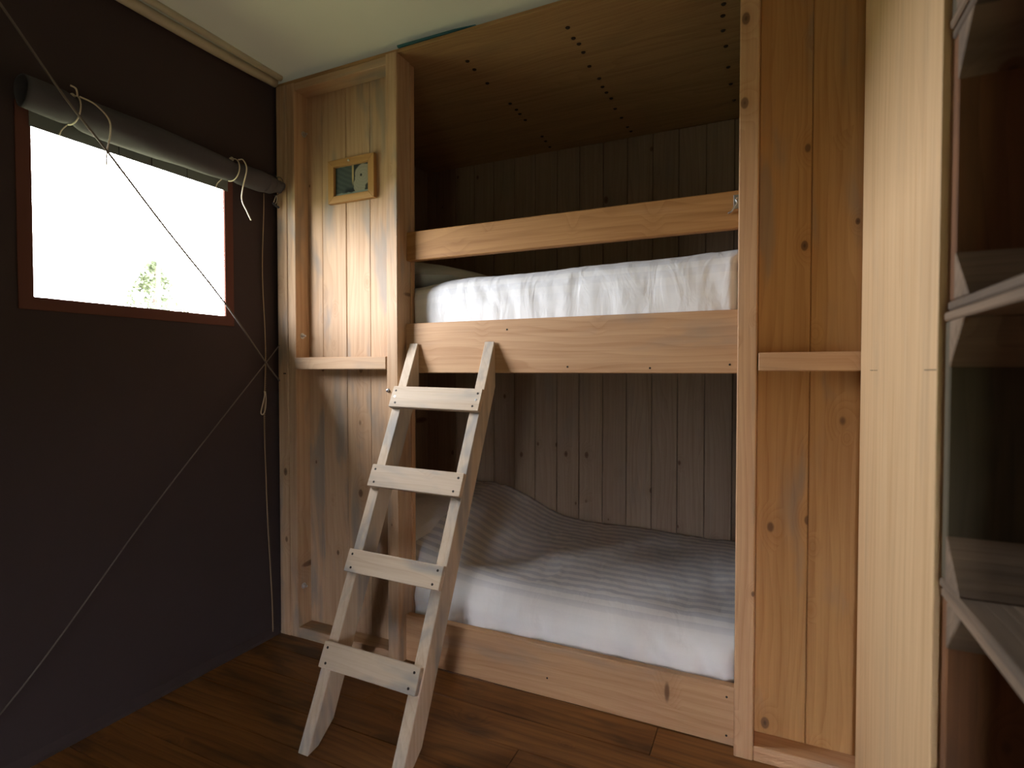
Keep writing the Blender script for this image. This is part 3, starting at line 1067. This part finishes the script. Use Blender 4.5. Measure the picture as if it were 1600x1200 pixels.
# ------------------------------------------------------------------ tall pale board and the crates
tb = box('tall_board', .223, .247, 1.004, D - .006, 0.0, 2.385, wood('pine_pale', 'Z'), None, .0012)
for ya_, yb_ in ((1.006, 1.075), (1.50, 1.512), (1.52, 1.545), (1.555, 1.60)):
    box('pencil_mark', .2226, .2231, ya_, yb_, 1.1514, 1.1526, M_IRON, tb, 0)
tag(tb, 'tall wide pale pine board between the bunk and the stacked crates', 'board')
XC0, XC1 = .226, .53
YC0, YC1 = .48, .984
HC = .396
tag(box('plinth', XC0 + .01, XC1, YC0 + .01, YC1, 0, .046, wood('crate_weathered', 'Y'), None, .002),
    'low weathered timber plinth under the stack of crates', 'plinth')
CRL = ['weathered apple crate at the foot of the stack standing on the plinth',
       'apple crate with a red brown end at the lower right corner, second from the plinth',
       'dark weathered apple crate in the middle of the stack at camera height',
       'apple crate with a red brown end, second from the top of the stack',
       'topmost apple crate of the stack beside the tall pale board']
for k in range(5):
    z0 = .048 + k * HC
    z1 = z0 + HC - .002
    jx = (.0, .002, .0, .004, .001)[k]
    cr = thing('apple_crate', CRL[k], 'crate', (XC0 + .15, (YC0 + YC1) / 2, z0), 'apple crates stacked on their sides')
    em = wood('crate_red' if k in (1, 3) else 'crate_dark', 'Z')
    wy = wood('crate_weathered', 'Y')
    t = .013
    # long sides lie flat as shelves, made of two planks each
    for zz in (z0, z1 - t):
        box('side_plank', XC0 + jx, XC0 + .148, YC0, YC1, zz, zz + t, wy, cr, .0025)
        box('side_plank', XC0 + .152, XC1 - .012, YC0, YC1, zz, zz + t, wy, cr, .0025)
    # the two ends
    for ye in (YC0 + .001, YC1 - .023):
        box('end_board', XC0 + jx + .002, XC1 - .012, ye, ye + .022, z0 + t + .0005, z1 - t - .0005, em, cr, .002)
    # bottom planks form the back
    for q in range(3):
        zq = z0 + .004 + q * .131
        box('bottom_plank', XC1 - .011, XC1, YC0, YC1, zq, zq + .124, wy, cr, .002)
    # triangular corner blocks
    leg = .066
    for ye, sy in ((YC0 + .0235, 1), (YC1 - .0235, -1)):
        for zz, sz in ((z0 + t + .0006, 1), (z1 - t - .0006, -1)):
            prism('corner_block', [(ye, zz), (ye + sy * leg * .95, zz), (ye, zz + sz * leg)], 'X', XC0 + jx + .001, XC1 - .013, wood('crate_weathered', 'X'), cr, .0015)
    lathe('nail', [(.004, 0), (.004, .002), (.0, .003)], '-Y', M_STEEL, cr, (XC0 + .055, YC1 - .0495, z0 + .043), 8) if k == 2 else None

# ------------------------------------------------------------------ outside the window
TR = thing('tree', 'small pale tree standing in the meadow outside the window', 'tree', (-14.1, 8.95, -.35))
tube('trunk', [(0, 0, 0), (.05, .02, 1.6), (-.03, 0, 3.0), (.02, .03, 4.1)], lambda t: .10 * (1 - t) + .015, M_BARK, TR, 8)
V, F = [], []
rr = random.Random(3)
for k in range(5200):
    t = rr.random() ** .8
    z = 1.7 + 2.55 * t
    rad = (1.15 * (1 - t) ** .75 + .08) * math.sqrt(rr.random())
    a = rr.random() * 2 * pi
    cl = noise.noise(Vector((cos(a) * rad * 2.2, sin(a) * rad * 2.2, z * 2.2)))
    if cl < -.05:
        continue
    c = Vector((cos(a) * rad, sin(a) * rad, z))
    u = Vector((rr.gauss(0, 1), rr.gauss(0, 1), rr.gauss(0, 1))).normalized() * .055
    w = u.cross(Vector((rr.gauss(0, 1), rr.gauss(0, 1), rr.gauss(0, 1)))).normalized() * .035
    b = len(V)
    V += [c - u, c - w, c + u, c + w]
    F.append((b, b + 1, b + 2, b + 3))
fo = mesh_obj('foliage', V, F, M_LEAF, TR)
fo['kind'] = 'stuff'
tag(tube('field_pole', [(-11.0, 7.067, -.45), (-11.0, 7.067, 3.382)], .030, M_POLE, None, 8, False, (-11.0, 7.067, -.45)),
    'thin dark upright pole in front of the tree outside the window', 'pole')
